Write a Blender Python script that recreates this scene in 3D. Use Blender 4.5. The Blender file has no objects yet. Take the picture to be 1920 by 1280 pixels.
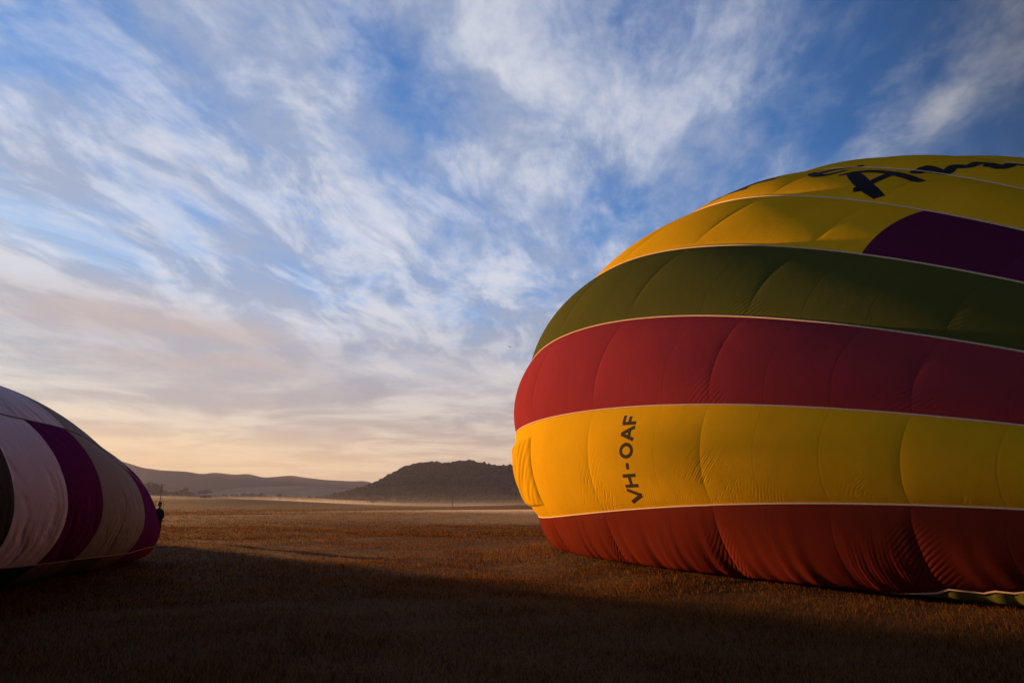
import bpy, bmesh, math, random
import numpy as np
from mathutils import Vector, Matrix, noise as mnoise

random.seed(7); rng = np.random.default_rng(7)
R = math.radians
sc = bpy.context.scene
COL = sc.collection

# ------------------------------------------------------------------ camera
CAM_H = 1.6
cam_d = bpy.data.cameras.new('camera'); cam = bpy.data.objects.new('camera', cam_d); COL.objects.link(cam)
cam_d.sensor_width = 36.0; cam_d.lens = 1328.93/1920*36.0
cam.location = (0, 0, CAM_H)
cam.rotation_euler = (R(90)+math.atan(303/1328.93), 0, 0)
cam_d.clip_start = 0.1; cam_d.clip_end = 20000
sc.camera = cam

# ------------------------------------------------------------------ exposure
sc.view_settings.view_transform = 'Standard'
sc.view_settings.look = 'None'
sc.view_settings.exposure = 1.4
sc.view_settings.gamma = 1.0
sc.view_settings.use_curve_mapping = False
sc.render.engine = 'CYCLES'
cy = sc.cycles
cy.max_bounces = 6; cy.diffuse_bounces = 3; cy.glossy_bounces = 2; cy.transmission_bounces = 4
cy.volume_bounces = 0; cy.transparent_max_bounces = 6
cy.use_denoising = True
cy.use_adaptive_sampling = True; cy.adaptive_threshold = 0.01
cy.sample_clamp_indirect = 4.0

# ------------------------------------------------------------------ node helper
class NT:
    def __init__(s, tree): s.t = tree; s.n = tree.nodes; s.l = tree.links
    def node(s, typ, **kw):
        n = s.n.new(typ)
        for k, v in kw.items(): setattr(n, k, v)
        return n
    def put(s, sock, v):
        if isinstance(v, bpy.types.NodeSocket): s.l.new(v, sock)
        elif v is not None: sock.default_value = v
    def m(s, op, a, b=None, c=None, clamp=False):
        n = s.node('ShaderNodeMath', operation=op, use_clamp=clamp)
        s.put(n.inputs[0], a); s.put(n.inputs[1], b); s.put(n.inputs[2], c)
        return n.outputs[0]
    def vm(s, op, a, b=None):
        n = s.node('ShaderNodeVectorMath', operation=op)
        s.put(n.inputs[0], a); s.put(n.inputs[1], b)
        return n.outputs['Value'] if op in ('DOT_PRODUCT', 'LENGTH') else n.outputs[0]
    def xyz(s, x, y, z=0.0):
        n = s.node('ShaderNodeCombineXYZ'); s.put(n.inputs[0], x); s.put(n.inputs[1], y); s.put(n.inputs[2], z)
        return n.outputs[0]
    def sep(s, v):
        n = s.node('ShaderNodeSeparateXYZ'); s.put(n.inputs[0], v); return n.outputs
    def noise(s, vec, scale, detail=4, rough=0.5, dist=0.0, out=0):
        n = s.node('ShaderNodeTexNoise'); s.put(n.inputs['Vector'], vec); n.inputs['Scale'].default_value = scale
        n.inputs['Detail'].default_value = detail; n.inputs['Roughness'].default_value = rough; n.inputs['Distortion'].default_value = dist
        return n.outputs[out]
    def ss(s, v, a, b):
        n = s.node('ShaderNodeMapRange', interpolation_type='SMOOTHSTEP'); s.put(n.inputs['Value'], v)
        n.inputs['From Min'].default_value = a; n.inputs['From Max'].default_value = b
        return n.outputs[0]
    def mix(s, f, a, b, mode='MIX'):
        n = s.node('ShaderNodeMix', data_type='RGBA', blend_type=mode); n.clamp_factor = True
        s.put(n.inputs[0], f)
        for k, v in ((6, a), (7, b)):
            if isinstance(v, tuple) and len(v) == 3: v = (*v, 1)
            s.put(n.inputs[k], v)
        return n.outputs[2]
    def ramp(s, f, stops):
        n = s.node('ShaderNodeValToRGB'); e = n.color_ramp.elements
        while len(e) < len(stops): e.new(0.5)
        for el, (p, c) in zip(e, stops): el.position = p; el.color = (*c, 1)
        s.put(n.inputs[0], f); return n.outputs[0]

# ------------------------------------------------------------------ sky and sun
SUN_AZ, SUN_EL = -45.5, 4.2
sun_dir = Vector((math.sin(R(SUN_AZ))*math.cos(R(SUN_EL)), math.cos(R(SUN_AZ))*math.cos(R(SUN_EL)), math.sin(R(SUN_EL))))
world = bpy.data.worlds.new('World'); sc.world = world; world.use_nodes = True
W = NT(world.node_tree); W.n.clear()
def build_sky():
    sky = W.node('ShaderNodeTexSky', sky_type='NISHITA'); sky.sun_disc = False
    sky.sun_elevation = R(SUN_EL); sky.sun_rotation = R(SUN_AZ)
    sky.air_density = 1.0; sky.dust_density = 0.6; sky.ozone_density = 2.5
    g = W.node('ShaderNodeTexCoord').outputs['Generated']
    x, y, z = W.sep(g)
    zc = W.m('MAXIMUM', z, 0.0)
    zz = W.m('ADD', zc, 0.10)
    px = W.m('DIVIDE', x, zz); py = W.m('DIVIDE', y, zz)          # cloud layer plane
    az0 = R(10.0)
    u = W.m('ADD', W.m('MULTIPLY', px, math.sin(az0)), W.m('MULTIPLY', py, math.cos(az0)))
    v = W.m('SUBTRACT', W.m('MULTIPLY', px, math.cos(az0)), W.m('MULTIPLY', py, math.sin(az0)))
    # angle to the sun round the horizon
    sd = W.vm('DOT_PRODUCT', g, tuple(sun_dir))
    s01 = W.m('MAXIMUM', sd, 0.0)
    # clear sky
    clear = W.mix(1.0, sky.outputs[0], (0.076, 0.176, 0.290), 'MULTIPLY')
    # warp and cloud density
    wv = W.noise(W.xyz(u, v, 3.1), 0.7, 3, 0.5, 0, 1)
    wx, wy, _ = W.sep(W.vm('SUBTRACT', wv, (0.5, 0.5, 0.5)))
    u2 = W.m('ADD', u, W.m('MULTIPLY', wx, 0.5)); v2 = W.m('ADD', v, W.m('MULTIPLY', wy, 0.4))
    big = W.noise(W.xyz(W.m('MULTIPLY', u2, 0.40), W.m('MULTIPLY', v2, 0.9), 1.7), 1.1, 3, 0.5)
    streak = W.noise(W.xyz(W.m('MULTIPLY', u2, 0.85), W.m('MULTIPLY', v2, 1.7), 5.0), 1.5, 9, 0.58, 0.1)
    puff = W.noise(W.xyz(W.m('MULTIPLY', u2, 1.5), W.m('MULTIPLY', v2, 2.0), 9.0), 5.5, 8, 0.62, 0.15)
    base = W.m('ADD', W.m('MULTIPLY', big, 0.9), W.m('MULTIPLY', streak, 0.55))
    base = W.m('ADD', base, W.m('MULTIPLY', W.m('SUBTRACT', puff, 0.12), 0.44))
    # more cloud towards the sun side, thinner overhead and to the right
    side = W.m('MULTIPLY', W.ss(sd, 0.10, 0.95), 0.22)
    low = W.m('MULTIPLY', W.ss(zc, 0.40, 0.06), 0.18)
    base = W.m('ADD', W.m('ADD', base, side), low)
    # where the cloud sheet is broken and where it is thick (u, v, half lengths, amount)
    for cu, cv, su, sv, am in ((1.2, -.46, .30, .08, -.20), (1.95, -.08, .28, .08, -.15), (1.6, -1.2, .22, .10, -.12), (2.25, -1.1, .32, .13, -.16), (1.0, -1.15, .16, .13, -.14),
                               (1.3, .5, .24, .13, -.12), (1.57, .46, .12, .07, -.12), (1.6, .86, .28, .10, -.12), (1.18, .03, .13, .07, -.08),
                               (1.4, -.78, .55, .11, .13), (1.42, -1.40, .16, .09, .16), (1.5, -.24, .42, .09, .16), (1.5, .20, .26, .09, .13), (1.53, .67, .14, .05, .17), (2.4, -1.95, .8, .38, .26), (1.9, -2.2, .35, .3, .12), (3.0, -1.1, .6, .35, .10)):
        du = W.m('DIVIDE', W.m('SUBTRACT', u, cu), su); dv = W.m('DIVIDE', W.m('SUBTRACT', v, cv), sv)
        e = W.m('POWER', 2.718, W.m('MULTIPLY', W.m('ADD', W.m('MULTIPLY', du, du), W.m('MULTIPLY', dv, dv)), -1.0))
        base = W.m('ADD', base, W.m('MULTIPLY', e, am))
    dens = W.ss(base, 0.74, 1.22)
    # light inside the cloud sheet: thin lit edges bright, thick bellies greyer
    tex = W.noise(W.xyz(W.m('MULTIPLY', u2, 1.3), W.m('MULTIPLY', v2, 3.0), 12.0), 1.5, 8, 0.6, 0.3)
    zl = W.m('ADD', zc, 0.035); lx = W.m('DIVIDE', x, zl); ly = W.m('DIVIDE', y, zl)     # flatter layers low down
    ul = W.m('ADD', W.m('MULTIPLY', lx, math.sin(az0)), W.m('MULTIPLY', ly, math.cos(az0))); vl = W.m('SUBTRACT', W.m('MULTIPLY', lx, math.cos(az0)), W.m('MULTIPLY', ly, math.sin(az0)))
    texl = W.noise(W.xyz(W.m('MULTIPLY', ul, 0.55), W.m('MULTIPLY', vl, 0.55), 31.0), 1.5, 9, 0.62, 0.4)
    lw = W.ss(zc, 0.30, 0.10)
    hi = W.m('ADD', W.m('MULTIPLY', W.ss(tex, 0.42, 0.61), W.m('SUBTRACT', 1.0, lw)), W.m('MULTIPLY', W.ss(texl, 0.40, 0.64), lw))
    elev = W.ss(zc, 0.03, 0.36)
    near = W.m('MULTIPLY', W.m('POWER', s01, 4.0), W.ss(zc, 0.20, 0.02))
    bright = W.mix(elev, W.mix(near, (0.68, 0.58, 0.50), (0.95, 0.69, 0.41)), (0.70, 0.71, 0.75))
    dull = W.mix(elev, W.mix(near, (0.37, 0.31, 0.30), (0.76, 0.52, 0.36)), (0.34, 0.40, 0.53))
    cloud = W.mix(hi, dull, bright)
    # sunrise glow low over the hills
    glow = W.m('MULTIPLY', W.m('POWER', s01, 3.5), W.ss(zc, 0.12, 0.0))
    veil = W.mix(W.m('MULTIPLY', W.ss(zc, 0.26, 0.02), 0.8), clear, W.mix(near, (0.50, 0.44, 0.42), (0.95, 0.64, 0.34)))
    col = W.mix(W.m('MULTIPLY', dens, 0.84), veil, cloud)
    # smooth grey-mauve bank low on the sunrise side
    bu = W.m('DIVIDE', W.m('SUBTRACT', u2, 2.55), 0.95); bv = W.m('DIVIDE', W.m('SUBTRACT', v2, -1.95), 0.62)
    bk = W.m('POWER', 2.718, W.m('MULTIPLY', W.m('ADD', W.m('MULTIPLY', bu, bu), W.m('MULTIPLY', bv, bv)), -1.0))
    bn = W.noise(W.xyz(W.m('MULTIPLY', ul, 0.45), W.m('MULTIPLY', vl, 0.6), 20.0), 1.3, 7, 0.58, 0.3)
    bk = W.m('MULTIPLY', bk, W.ss(bn, 0.34, 0.60))
    col = W.mix(W.m('MULTIPLY', bk, 0.85), col, (0.52, 0.425, 0.395))
    col = W.mix(W.m('MULTIPLY', glow, 0.8), col, (1.12, 0.74, 0.34))
    dim = W.m('ADD', 0.12, W.m('MULTIPLY', W.ss(sd, -0.12, 0.45), 0.88))     # the sky darkens away from the sunrise
    bg = W.node('ShaderNodeBackground'); W.put(bg.inputs[0], col); W.put(bg.inputs[1], W.m('MULTIPLY', dim, 0.425))
    out = W.node('ShaderNodeOutputWorld'); W.l.new(bg.outputs[0], out.inputs[0])
build_sky()

sun_d = bpy.data.lights.new('sun', 'SUN'); sun = bpy.data.objects.new('sun', sun_d); COL.objects.link(sun)
sun_d.energy = 5.0; sun_d.color = (1.0, 0.50, 0.165); sun_d.angle = R(0.8)
sun.rotation_euler = (-sun_dir).to_track_quat('-Z', 'Y').to_euler()
sun.location = (-40, 40, 60)

# ------------------------------------------------------------------ tagging and linking
def tag(o, label=None, cat=None, group=None, kind=None):
    for k, v in (('label', label), ('category', cat), ('group', group), ('kind', kind)):
        if v: o[k] = v
    return o
def empty(name, loc=(0, 0, 0), rz=0.0):
    o = bpy.data.objects.new(name, None); COL.objects.link(o); o.location = loc; o.rotation_euler = (0, 0, rz)
    o.empty_display_size = 0.3
    return o
def mesh_np(name, V, Fq, mat=None, parent=None, smooth=True, attrs=None):
    """V (n,3), Fq (m,3|4) -> one linked mesh object"""
    V = np.asarray(V, dtype=np.float32); Fq = np.asarray(Fq, dtype=np.int32)
    me = bpy.data.meshes.new(name)
    k = Fq.shape[1]
    me.vertices.add(len(V)); me.vertices.foreach_set('co', V.ravel())
    me.loops.add(Fq.size); me.loops.foreach_set('vertex_index', Fq.ravel())
    me.polygons.add(len(Fq)); me.polygons.foreach_set('loop_start', np.arange(0, Fq.size, k, dtype=np.int32))
    me.polygons.foreach_set('loop_total', np.full(len(Fq), k, dtype=np.int32))
    me.update(calc_edges=True); me.validate()
    if smooth: me.polygons.foreach_set('use_smooth', np.ones(len(me.polygons), dtype=bool))
    for an, av in (attrs or {}).items():
        a = me.attributes.new(an, 'FLOAT', 'POINT'); a.data.foreach_set('value', np.asarray(av, np.float32).ravel())
    if mat: me.materials.append(mat)
    o = bpy.data.objects.new(name, me); COL.objects.link(o)
    if parent: o.parent = parent; o.matrix_parent_inverse = Matrix.Translation(parent.location).inverted()
    return o
def grid_faces(n, m, flip=False):
    i, j = np.meshgrid(np.arange(n-1), np.arange(m-1), indexing='ij')
    a = (i*m+j).ravel(); f = np.stack([a, a+m, a+m+1, a+1], 1)
    return f[:, ::-1] if flip else f
def tube(pts, rad, seg=8, cap=True):
    """swept tube: returns V, F(quads)"""
    pts = np.asarray(pts, float); n = len(pts); rad = np.broadcast_to(rad, (n,))
    T = np.gradient(pts, axis=0); T /= np.linalg.norm(T, axis=1)[:, None]+1e-9
    up = np.array([0, 0, 1.0]) if abs(T[:, 2]).mean() < 0.8 else np.array([1.0, 0, 0])
    A = np.cross(T, up); A /= np.linalg.norm(A, axis=1)[:, None]+1e-9; B = np.cross(T, A)
    th = np.linspace(0, 2*np.pi, seg, endpoint=False)
    V = pts[:, None]+rad[:, None, None]*(np.cos(th)[None, :, None]*A[:, None]+np.sin(th)[None, :, None]*B[:, None])
    V = V.reshape(-1, 3); Fs = []
    for i in range(n-1):
        for j in range(seg):
            Fs.append((i*seg+j, i*seg+(j+1) % seg, (i+1)*seg+(j+1) % seg, (i+1)*seg+j))
    if cap:
        for base in (0, (n-1)*seg):
            for j in range(1, seg//2):
                Fs.append((base+j-1 if j > 1 else base, base+j, base+seg-j-1 if seg-j-1 != base+j else base+seg-1, (base+seg-j) if j > 1 else base+seg-1))
    Fs = [f for f in Fs if len(set(f)) == 4]
    return V, np.array(Fs)
def box(x0, x1, y0, y1, z0, z1):
    V = np.array([(x, y, z) for x in (x0, x1) for y in (y0, y1) for z in (z0, z1)], float)
    F = np.array([(0, 1, 3, 2), (4, 6, 7, 5), (0, 4, 5, 1), (2, 3, 7, 6), (0, 2, 6, 4), (1, 5, 7, 3)])
    return V, F
def join(parts):
    Vs, Fs, o = [], [], 0
    for V, F in parts: Vs.append(V); Fs.append(np.asarray(F)+o); o += len(V)
    return np.concatenate(Vs), np.concatenate(Fs)

# ------------------------------------------------------------------ materials
def new_mat(name):
    m = bpy.data.materials.new(name); m.use_nodes = True; t = NT(m.node_tree); t.n.clear()
    out = t.node('ShaderNodeOutputMaterial'); return m, t, out
def plain(name, col, rough=0.8, var=0.25, scale=8.0, metallic=0.0):
    m, t, out = new_mat(name)
    p = t.node('ShaderNodeBsdfPrincipled'); co = t.node('ShaderNodeTexCoord').outputs['Object']
    n = t.noise(co, scale, 5, 0.6)
    c = t.mix(t.ss(n, 0.3, 0.7), tuple(c*(1-var) for c in col), tuple(min(1, c*(1+var)) for c in col))
    t.put(p.inputs['Base Color'], c); p.inputs['Roughness'].default_value = rough; p.inputs['Metallic'].default_value = metallic; p.inputs['Specular IOR Level'].default_value = 0.15
    t.l.new(p.outputs[0], out.inputs[0]); return m
def fabric(name, col, fold='none', trans=0.14, rough=0.6, amt=1.0):
    """ripstop envelope cloth: sewn seams, weave, sag folds driven by the panel coordinates pan_k (along) and pan_u (across)"""
    m, t, out = new_mat(name)
    ak = t.node('ShaderNodeAttribute', attribute_name='pan_k').outputs['Fac']
    au = t.node('ShaderNodeAttribute', attribute_name='pan_u').outputs['Fac']
    co = t.node('ShaderNodeTexCoord').outputs['Object']
    # cloth tone: faint blotches and per-panel dye difference
    pk = t.m('FLOOR', t.m('ADD', ak, 0.001)); wn = t.node('ShaderNodeTexWhiteNoise', noise_dimensions='2D')
    t.put(wn.inputs['Vector'], t.xyz(pk, t.m('FLOOR', au)))
    tone = t.m('ADD', 0.96, t.m('MULTIPLY', wn.outputs[0], 0.06))
    blot = t.m('ADD', 0.90, t.m('MULTIPLY', t.noise(co, 0.9, 5, 0.6), 0.20))
    c = t.mix(1.0, (*col, 1), t.xyz(t.m('MULTIPLY', tone, blot), t.m('MULTIPLY', tone, blot), t.m('MULTIPLY', tone, blot)), 'MULTIPLY')
    # sewn seam line at each panel edge
    fr = t.m('ABSOLUTE', t.m('SUBTRACT', ak, t.m('ROUND', ak)))
    seam = t.ss(fr, 0.022, 0.006)
    c = t.mix(t.m('MULTIPLY', seam, 0.11), c, tuple(x*0.55 for x in col))
    # heights
    h = t.m('MULTIPLY', t.noise(co, 260.0, 2, 0.5), 0.0006)
    h = t.m('ADD', h, t.m('MULTIPLY', t.noise(co, 1.6, 4, 0.55), 0.010))
    h = t.m('ADD', h, t.m('MULTIPLY', seam, 0.0007))
    wob = t.noise(t.xyz(ak, t.m('MULTIPLY', au, 2.0), 0.0), 1.6, 3, 0.5)
    dk = t.m('MULTIPLY', t.m('ABSOLUTE', t.m('SUBTRACT', t.m('FRACT', t.m('DIVIDE', t.m('ADD', ak, 31.5), 3.0)), 0.5)), 3.0)   # distance to the tight ring
    uf = t.m('FRACT', au)
    def fan(a, b, warp, mask, amp):
        ph = t.m('ADD', t.m('ADD', t.m('MULTIPLY', ak, a), t.m('MULTIPLY', uf, b)), t.m('MULTIPLY', wob, warp))
        sv = t.m('POWER', t.m('ADD', 0.5, t.m('MULTIPLY', t.m('SINE', ph), 0.5)), 1.6)
        return t.m('MULTIPLY', t.m('MULTIPLY', sv, mask), amp)
    nz = t.noise(t.xyz(ak, t.m('MULTIPLY', au, 1.7), 4.0), 1.9, 4, 0.65)
    nz = t.m('MULTIPLY', nz, 1.0)
    if fold == 'diag':
        nz = t.m('SUBTRACT', nz, t.m('MULTIPLY', t.ss(ak, 6.2, 8.5), 0.14))
        m1 = t.m('MULTIPLY', t.m('MULTIPLY', t.ss(dk, 0.85, 0.0), t.ss(uf, 0.12, 0.9)), t.ss(nz, 0.42, 0.74))
        m2 = t.m('MULTIPLY', t.ss(uf, 0.68, 1.0), t.ss(nz, 0.44, 0.66))
        h = t.m('ADD', h, fan(105.0, 160.0, 9.0, m1, 0.0075*amt)); h = t.m('ADD', h, fan(47.0, 66.0, 6.0, m1, 0.006*amt))
        h = t.m('ADD', h, fan(110.0, 70.0, 8.0, m2, 0.0035*amt))
    elif fold == 'drop':
        m1 = t.m('MULTIPLY', t.ss(uf, 0.15, 0.9), t.ss(t.noise(t.xyz(ak, t.m('MULTIPLY', uf, 0.5), 7.0), 1.2, 3, 0.6), 0.45, 0.66))
        h = t.m('ADD', h, fan(110.0, 14.0, 5.0, m1, 0.0042*amt)); h = t.m('ADD', h, fan(41.0, 6.0, 4.0, m1, 0.0055*amt))
        h = t.m('ADD', h, fan(70.0, 100.0, 6.0, t.m('MULTIPLY', t.ss(dk, 0.4, 0.0), t.ss(uf, 0.1, 0.5)), 0.006*amt))
    elif fold == 'ring':
        m1 = t.ss(t.noise(t.xyz(t.m('MULTIPLY', ak, 0.6), t.m('MULTIPLY', au, 1.5), 7.0), 1.4, 3, 0.6), 0.42, 0.72)
        h = t.m('ADD', h, fan(26.0, 3.0, 14.0, m1, 0.018*amt)); h = t.m('ADD', h, fan(9.0, 5.0, 12.0, m1, 0.045*amt))
    else:
        m1 = t.m('MULTIPLY', t.m('MULTIPLY', t.ss(dk, 0.6, 0.0), t.ss(uf, 0.5, 0.98)), t.ss(nz, 0.36, 0.64))
        h = t.m('ADD', h, fan(60.0, 95.0, 8.0, m1, 0.004*amt))
    b = t.node('ShaderNodeBump'); b.inputs['Strength'].default_value = 1.0; b.inputs['Distance'].default_value = 1.0
    t.put(b.inputs['Height'], h)
    p = t.node('ShaderNodeBsdfPrincipled'); t.put(p.inputs['Base Color'], c); p.inputs['Roughness'].default_value = rough
    p.inputs['Specular IOR Level'].default_value = 0.0; t.put(p.inputs['Normal'], b.outputs[0])
    tr = t.node('ShaderNodeBsdfTranslucent'); t.put(tr.inputs[0], c); t.put(tr.inputs['Normal'], b.outputs[0])
    mx = t.node('ShaderNodeMixShader'); mx.inputs[0].default_value = trans
    t.l.new(p.outputs[0], mx.inputs[1]); t.l.new(tr.outputs[0], mx.inputs[2]); t.l.new(mx.outputs[0], out.inputs[0])
    return m

# ------------------------------------------------------------------ terrain
SHED = (-262.0, 620.0)
def terrain(x, y):
    x = np.asarray(x, float); y = np.asarray(y, float)
    d = np.hypot(x, y)
    z = 5.2*np.exp(-((x-SHED[0])/105)**2/1.0-((y-SHED[1])/190)**2)
    z = z+2.6*np.exp(-((x+400)/140)**2-((y-560)/260)**2)
    z = z+3.2*np.exp(-((x+120)/52)**2-((y-300)/55)**2)            # near swell that hides the foot of the shed
    far = np.clip((d-90)/260, 0, 1)
    z = z+np.clip((d-200)/300, 0, 1)*0.3*np.sin(x*0.017+1.3)*np.sin(y*0.011+0.4)
    z = z+1.5*np.exp(-((x-30)/42)**2-((y-290)/60)**2)              # low bank by the right hand balloon
    q = np.clip(((x-1.6)*0.87+(y-19.1)*0.49+3.2)/3.4, 0, 1)*np.clip((x+1.5)/4.0, 0, 1)*np.clip((34-y)/10.0, 0, 1)*np.clip((y+12)/8, 0, 1)
    z = z+0.31*q*q*(3-2*q)                                        # slight rise under the large balloon
    z = z+0.03*np.sin(x*0.9+0.7*np.sin(y*0.6))*np.sin(y*0.75)*np.clip((d-2)/6, 0, 1)
    return z
def build_ground():
    s = np.linspace(-1, 1, 261)
    ax = np.sinh(s*7.6)/np.sinh(7.6)*4500
    X, Y = np.meshgrid(ax, ax+0.0, indexing='ij')
    V = np.stack([X, Y, terrain(X, Y)], -1).reshape(-1, 3)
    m, t, out = new_mat('dry_field')
    co = t.node('ShaderNodeNewGeometry').outputs['Position']
    x, y, z = t.sep(co)
    n1 = t.noise(co, 0.12, 5, 0.6); n2 = t.noise(co, 1.3, 6, 0.65); n3 = t.noise(co, 22.0, 4, 0.7)
    n0 = t.noise(t.vm('MULTIPLY', co, (0.012, 0.03, 0.0)), 1.0, 4, 0.55)
    f = t.m('ADD', t.m('MULTIPLY', n1, 0.4), t.m('ADD', t.m('MULTIPLY', n2, 0.35), t.m('MULTIPLY', n3, 0.35)))
    c = t.ramp(f, [(0.38, (0.024, 0.015, 0.007)), (0.52, (0.065, 0.034, 0.012)), (0.66, (0.120, 0.062, 0.020))])
    c = t.mix(t.m('MULTIPLY', t.ss(n0, 0.45, 0.65), 0.5), c, (0.062, 0.032, 0.011))
    # greener crop strip at the foot of the near hill
    gs = t.m('MULTIPLY', t.m('MULTIPLY', t.ss(y, 330, 350), t.ss(y, 430, 410)), t.m('MULTIPLY', t.ss(x, -130, -100), t.ss(x, 30, 0)))
    c = t.mix(gs, c, (0.050, 0.070, 0.020))
    p = t.node('ShaderNodeBsdfPrincipled'); t.put(p.inputs['Base Color'], c); p.inputs['Roughness'].default_value = 0.95
    p.inputs['Specular IOR Level'].default_value = 0.1
    h = t.m('ADD', t.m('MULTIPLY', n3, 0.05), t.m('MULTIPLY', n2, 0.10))
    b = t.node('ShaderNodeBump'); b.inputs['Strength'].default_value = 0.8; b.inputs['Distance'].default_value = 1.0
    t.put(b.inputs['Height'], h); t.put(p.inputs['Normal'], b.outputs[0]); t.l.new(p.outputs[0], out.inputs[0])
    o = mesh_np('ground', V, grid_faces(261, 261), m); tag(o, kind='structure')
build_ground()

# ------------------------------------------------------------------ hills
F0 = 1328.93; PIT = math.atan(303/F0)
def px_dir(px, py):
    a = (px-960)/F0; b = (640-py)/F0
    d = np.array([a, math.cos(PIT)-b*math.sin(PIT), math.sin(PIT)+b*math.cos(PIT)]); return d/d[1]
def hill(name, D, outline, wf, wb, mat, rough, nx=150, ny=46, seed=0):
    """outline: picture silhouette turned into real heights at distance D; the hill has a front and a back slope"""
    P = np.array([px_dir(*q) for q in outline])
    xs = P[:, 0]*D; hs = P[:, 2]*D+CAM_H
    X1 = np.linspace(xs[0], xs[-1], nx); H1 = np.interp(X1, xs, hs)
    k = np.ones(3)/3; H1[1:-1] = np.convolve(H1, k, 'valid')
    Y1 = np.concatenate([np.linspace(-wf*1.9, 0, ny*2//3, endpoint=False), np.linspace(0, wb*1.9, ny-ny*2//3)])
    V = np.zeros((nx, ny, 3))
    for i, (x, h) in enumerate(zip(X1, H1)):
        for j, dy in enumerate(Y1):
            w = wf if dy < 0 else wb
            f = math.exp(-(dy/w)**2*1.6)
            n = mnoise.fractal(Vector((x*rough, dy*rough*0.7+seed, seed)), 0.9, 2.1, 5)
            sp = 1+0.32*n*(1-f)*min(1, abs(dy)/w*2)
            V[i, j] = (x*(1+dy/D), D+dy, max(-2.0, h*f*sp-3.5*(1-f)))
    o = mesh_np(name, V.reshape(-1, 3), grid_faces(nx, ny, True), mat); tag(o, kind='structure')
    return X1, Y1, V
def hill_mat(name, a, b, scale):
    m, t, out = new_mat(name)
    co = t.node('ShaderNodeNewGeometry').outputs['Position']
    n = t.noise(co, scale, 6, 0.65); c = t.mix(t.ss(n, 0.35, 0.65), a, b)
    p = t.node('ShaderNodeBsdfPrincipled'); t.put(p.inputs['Base Color'], c); p.inputs['Roughness'].default_value = 1.0
    p.inputs['Specular IOR Level'].default_value = 0.0
    bm = t.node('ShaderNodeBump'); bm.inputs['Distance'].default_value = 6.0; t.put(bm.inputs['Height'], n)
    t.put(p.inputs['Normal'], bm.outputs[0]); t.l.new(p.outputs[0], out.inputs[0]); return m
m_far = hill_mat('far_hill', (0.018, 0.018, 0.015), (0.032, 0.029, 0.021), 0.012)
m_mid = hill_mat('foothill', (0.20, 0.17, 0.12), (0.30, 0.25, 0.17), 0.01)
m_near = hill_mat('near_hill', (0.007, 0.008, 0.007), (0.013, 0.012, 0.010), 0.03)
hill('hill', 2400, [(-900, 910), (-600, 900), (-300, 880), (-60, 868), (60, 856), (140, 852), (200, 858), (236, 867), (267, 877), (306, 882), (332, 883), (350, 884), (379, 889), (402, 885.6), (423, 888), (441, 890), (462, 888), (475, 890), (493, 895.5), (517, 893.7), (545, 891), (571, 895), (610, 899.5), (662, 902), (686, 901), (707, 908.5), (760, 918), (860, 925), (1000, 915), (1200, 905), (1500, 900), (1800, 908), (2300, 920), (2700, 935)], 480, 460, m_far, 0.003, nx=560, seed=3)
hill('hill', 1600, [(330, 936), (380, 926), (412, 920), (441, 914.5), (480, 912.5), (545, 910.5), (600, 912), (660, 918), (720, 926), (800, 936)], 270, 260, m_mid, 0.004, nx=70, seed=9)
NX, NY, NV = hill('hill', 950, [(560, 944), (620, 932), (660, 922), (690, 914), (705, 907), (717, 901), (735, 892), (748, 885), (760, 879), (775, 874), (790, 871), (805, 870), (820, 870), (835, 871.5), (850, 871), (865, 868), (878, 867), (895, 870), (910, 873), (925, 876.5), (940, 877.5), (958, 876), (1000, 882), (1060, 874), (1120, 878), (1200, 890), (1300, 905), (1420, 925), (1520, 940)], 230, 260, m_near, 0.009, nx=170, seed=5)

# wooded cover of the near hill: thousands of small crowns, one mass
def build_forest():
    ico = []
    bm = bmesh.new(); bmesh.ops.create_icosphere(bm, subdivisions=1, radius=1.0)
    IV = np.array([v.co[:] for v in bm.verts]); IF = np.array([[v.index for v in f.verts] for f in bm.faces]); bm.free()
    n = 13000
    Vs, Fs = [], []
    nx, ny = len(NX), len(NY)
    for k in range(n):
        i = rng.uniform(2, nx-3); j = rng.uniform(5, ny*2//3+6) if k > 1400 else rng.normal(ny*2//3-0.5, 1.2)
        i0, j0 = int(i), int(min(max(j, 0), ny-2)); fi, fj = i-i0, min(max(j-j0, 0), 1)
        P = (NV[i0, j0]*(1-fi)+NV[i0+1, j0]*fi)*(1-fj)+(NV[i0, j0+1]*(1-fi)+NV[i0+1, j0+1]*fi)*fj
        if P[2] < 1.5: continue
        r = rng.uniform(1.3, 2.6)*(1.4 if k < 1400 and rng.random() < 0.3 else 1)
        V = IV*(r*(1+0.2*rng.standard_normal((len(IV), 1))))*np.array([1, 1, 0.95])+P+np.array([0, 0, r*0.35])
        Fs.append(IF+len(IV)*len(Vs)); Vs.append(V)
    m, t, out = new_mat('eucalypt_cover')
    g = t.node('ShaderNodeNewGeometry'); co = g.outputs['Position']
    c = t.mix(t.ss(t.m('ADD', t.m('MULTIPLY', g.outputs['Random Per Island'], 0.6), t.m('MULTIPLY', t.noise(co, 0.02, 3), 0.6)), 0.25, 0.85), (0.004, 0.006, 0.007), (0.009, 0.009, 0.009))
    p = t.node('ShaderNodeBsdfPrincipled'); t.put(p.inputs['Base Color'], c); p.inputs['Roughness'].default_value = 1.0
    p.inputs['Specular IOR Level'].default_value = 0.0
    t.l.new(p.outputs[0], out.inputs[0])
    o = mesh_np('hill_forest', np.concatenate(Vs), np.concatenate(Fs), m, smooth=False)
    tag(o, 'dense dark eucalypt forest covering the near wooded hill', 'forest', kind='stuff')
build_forest()

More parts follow.
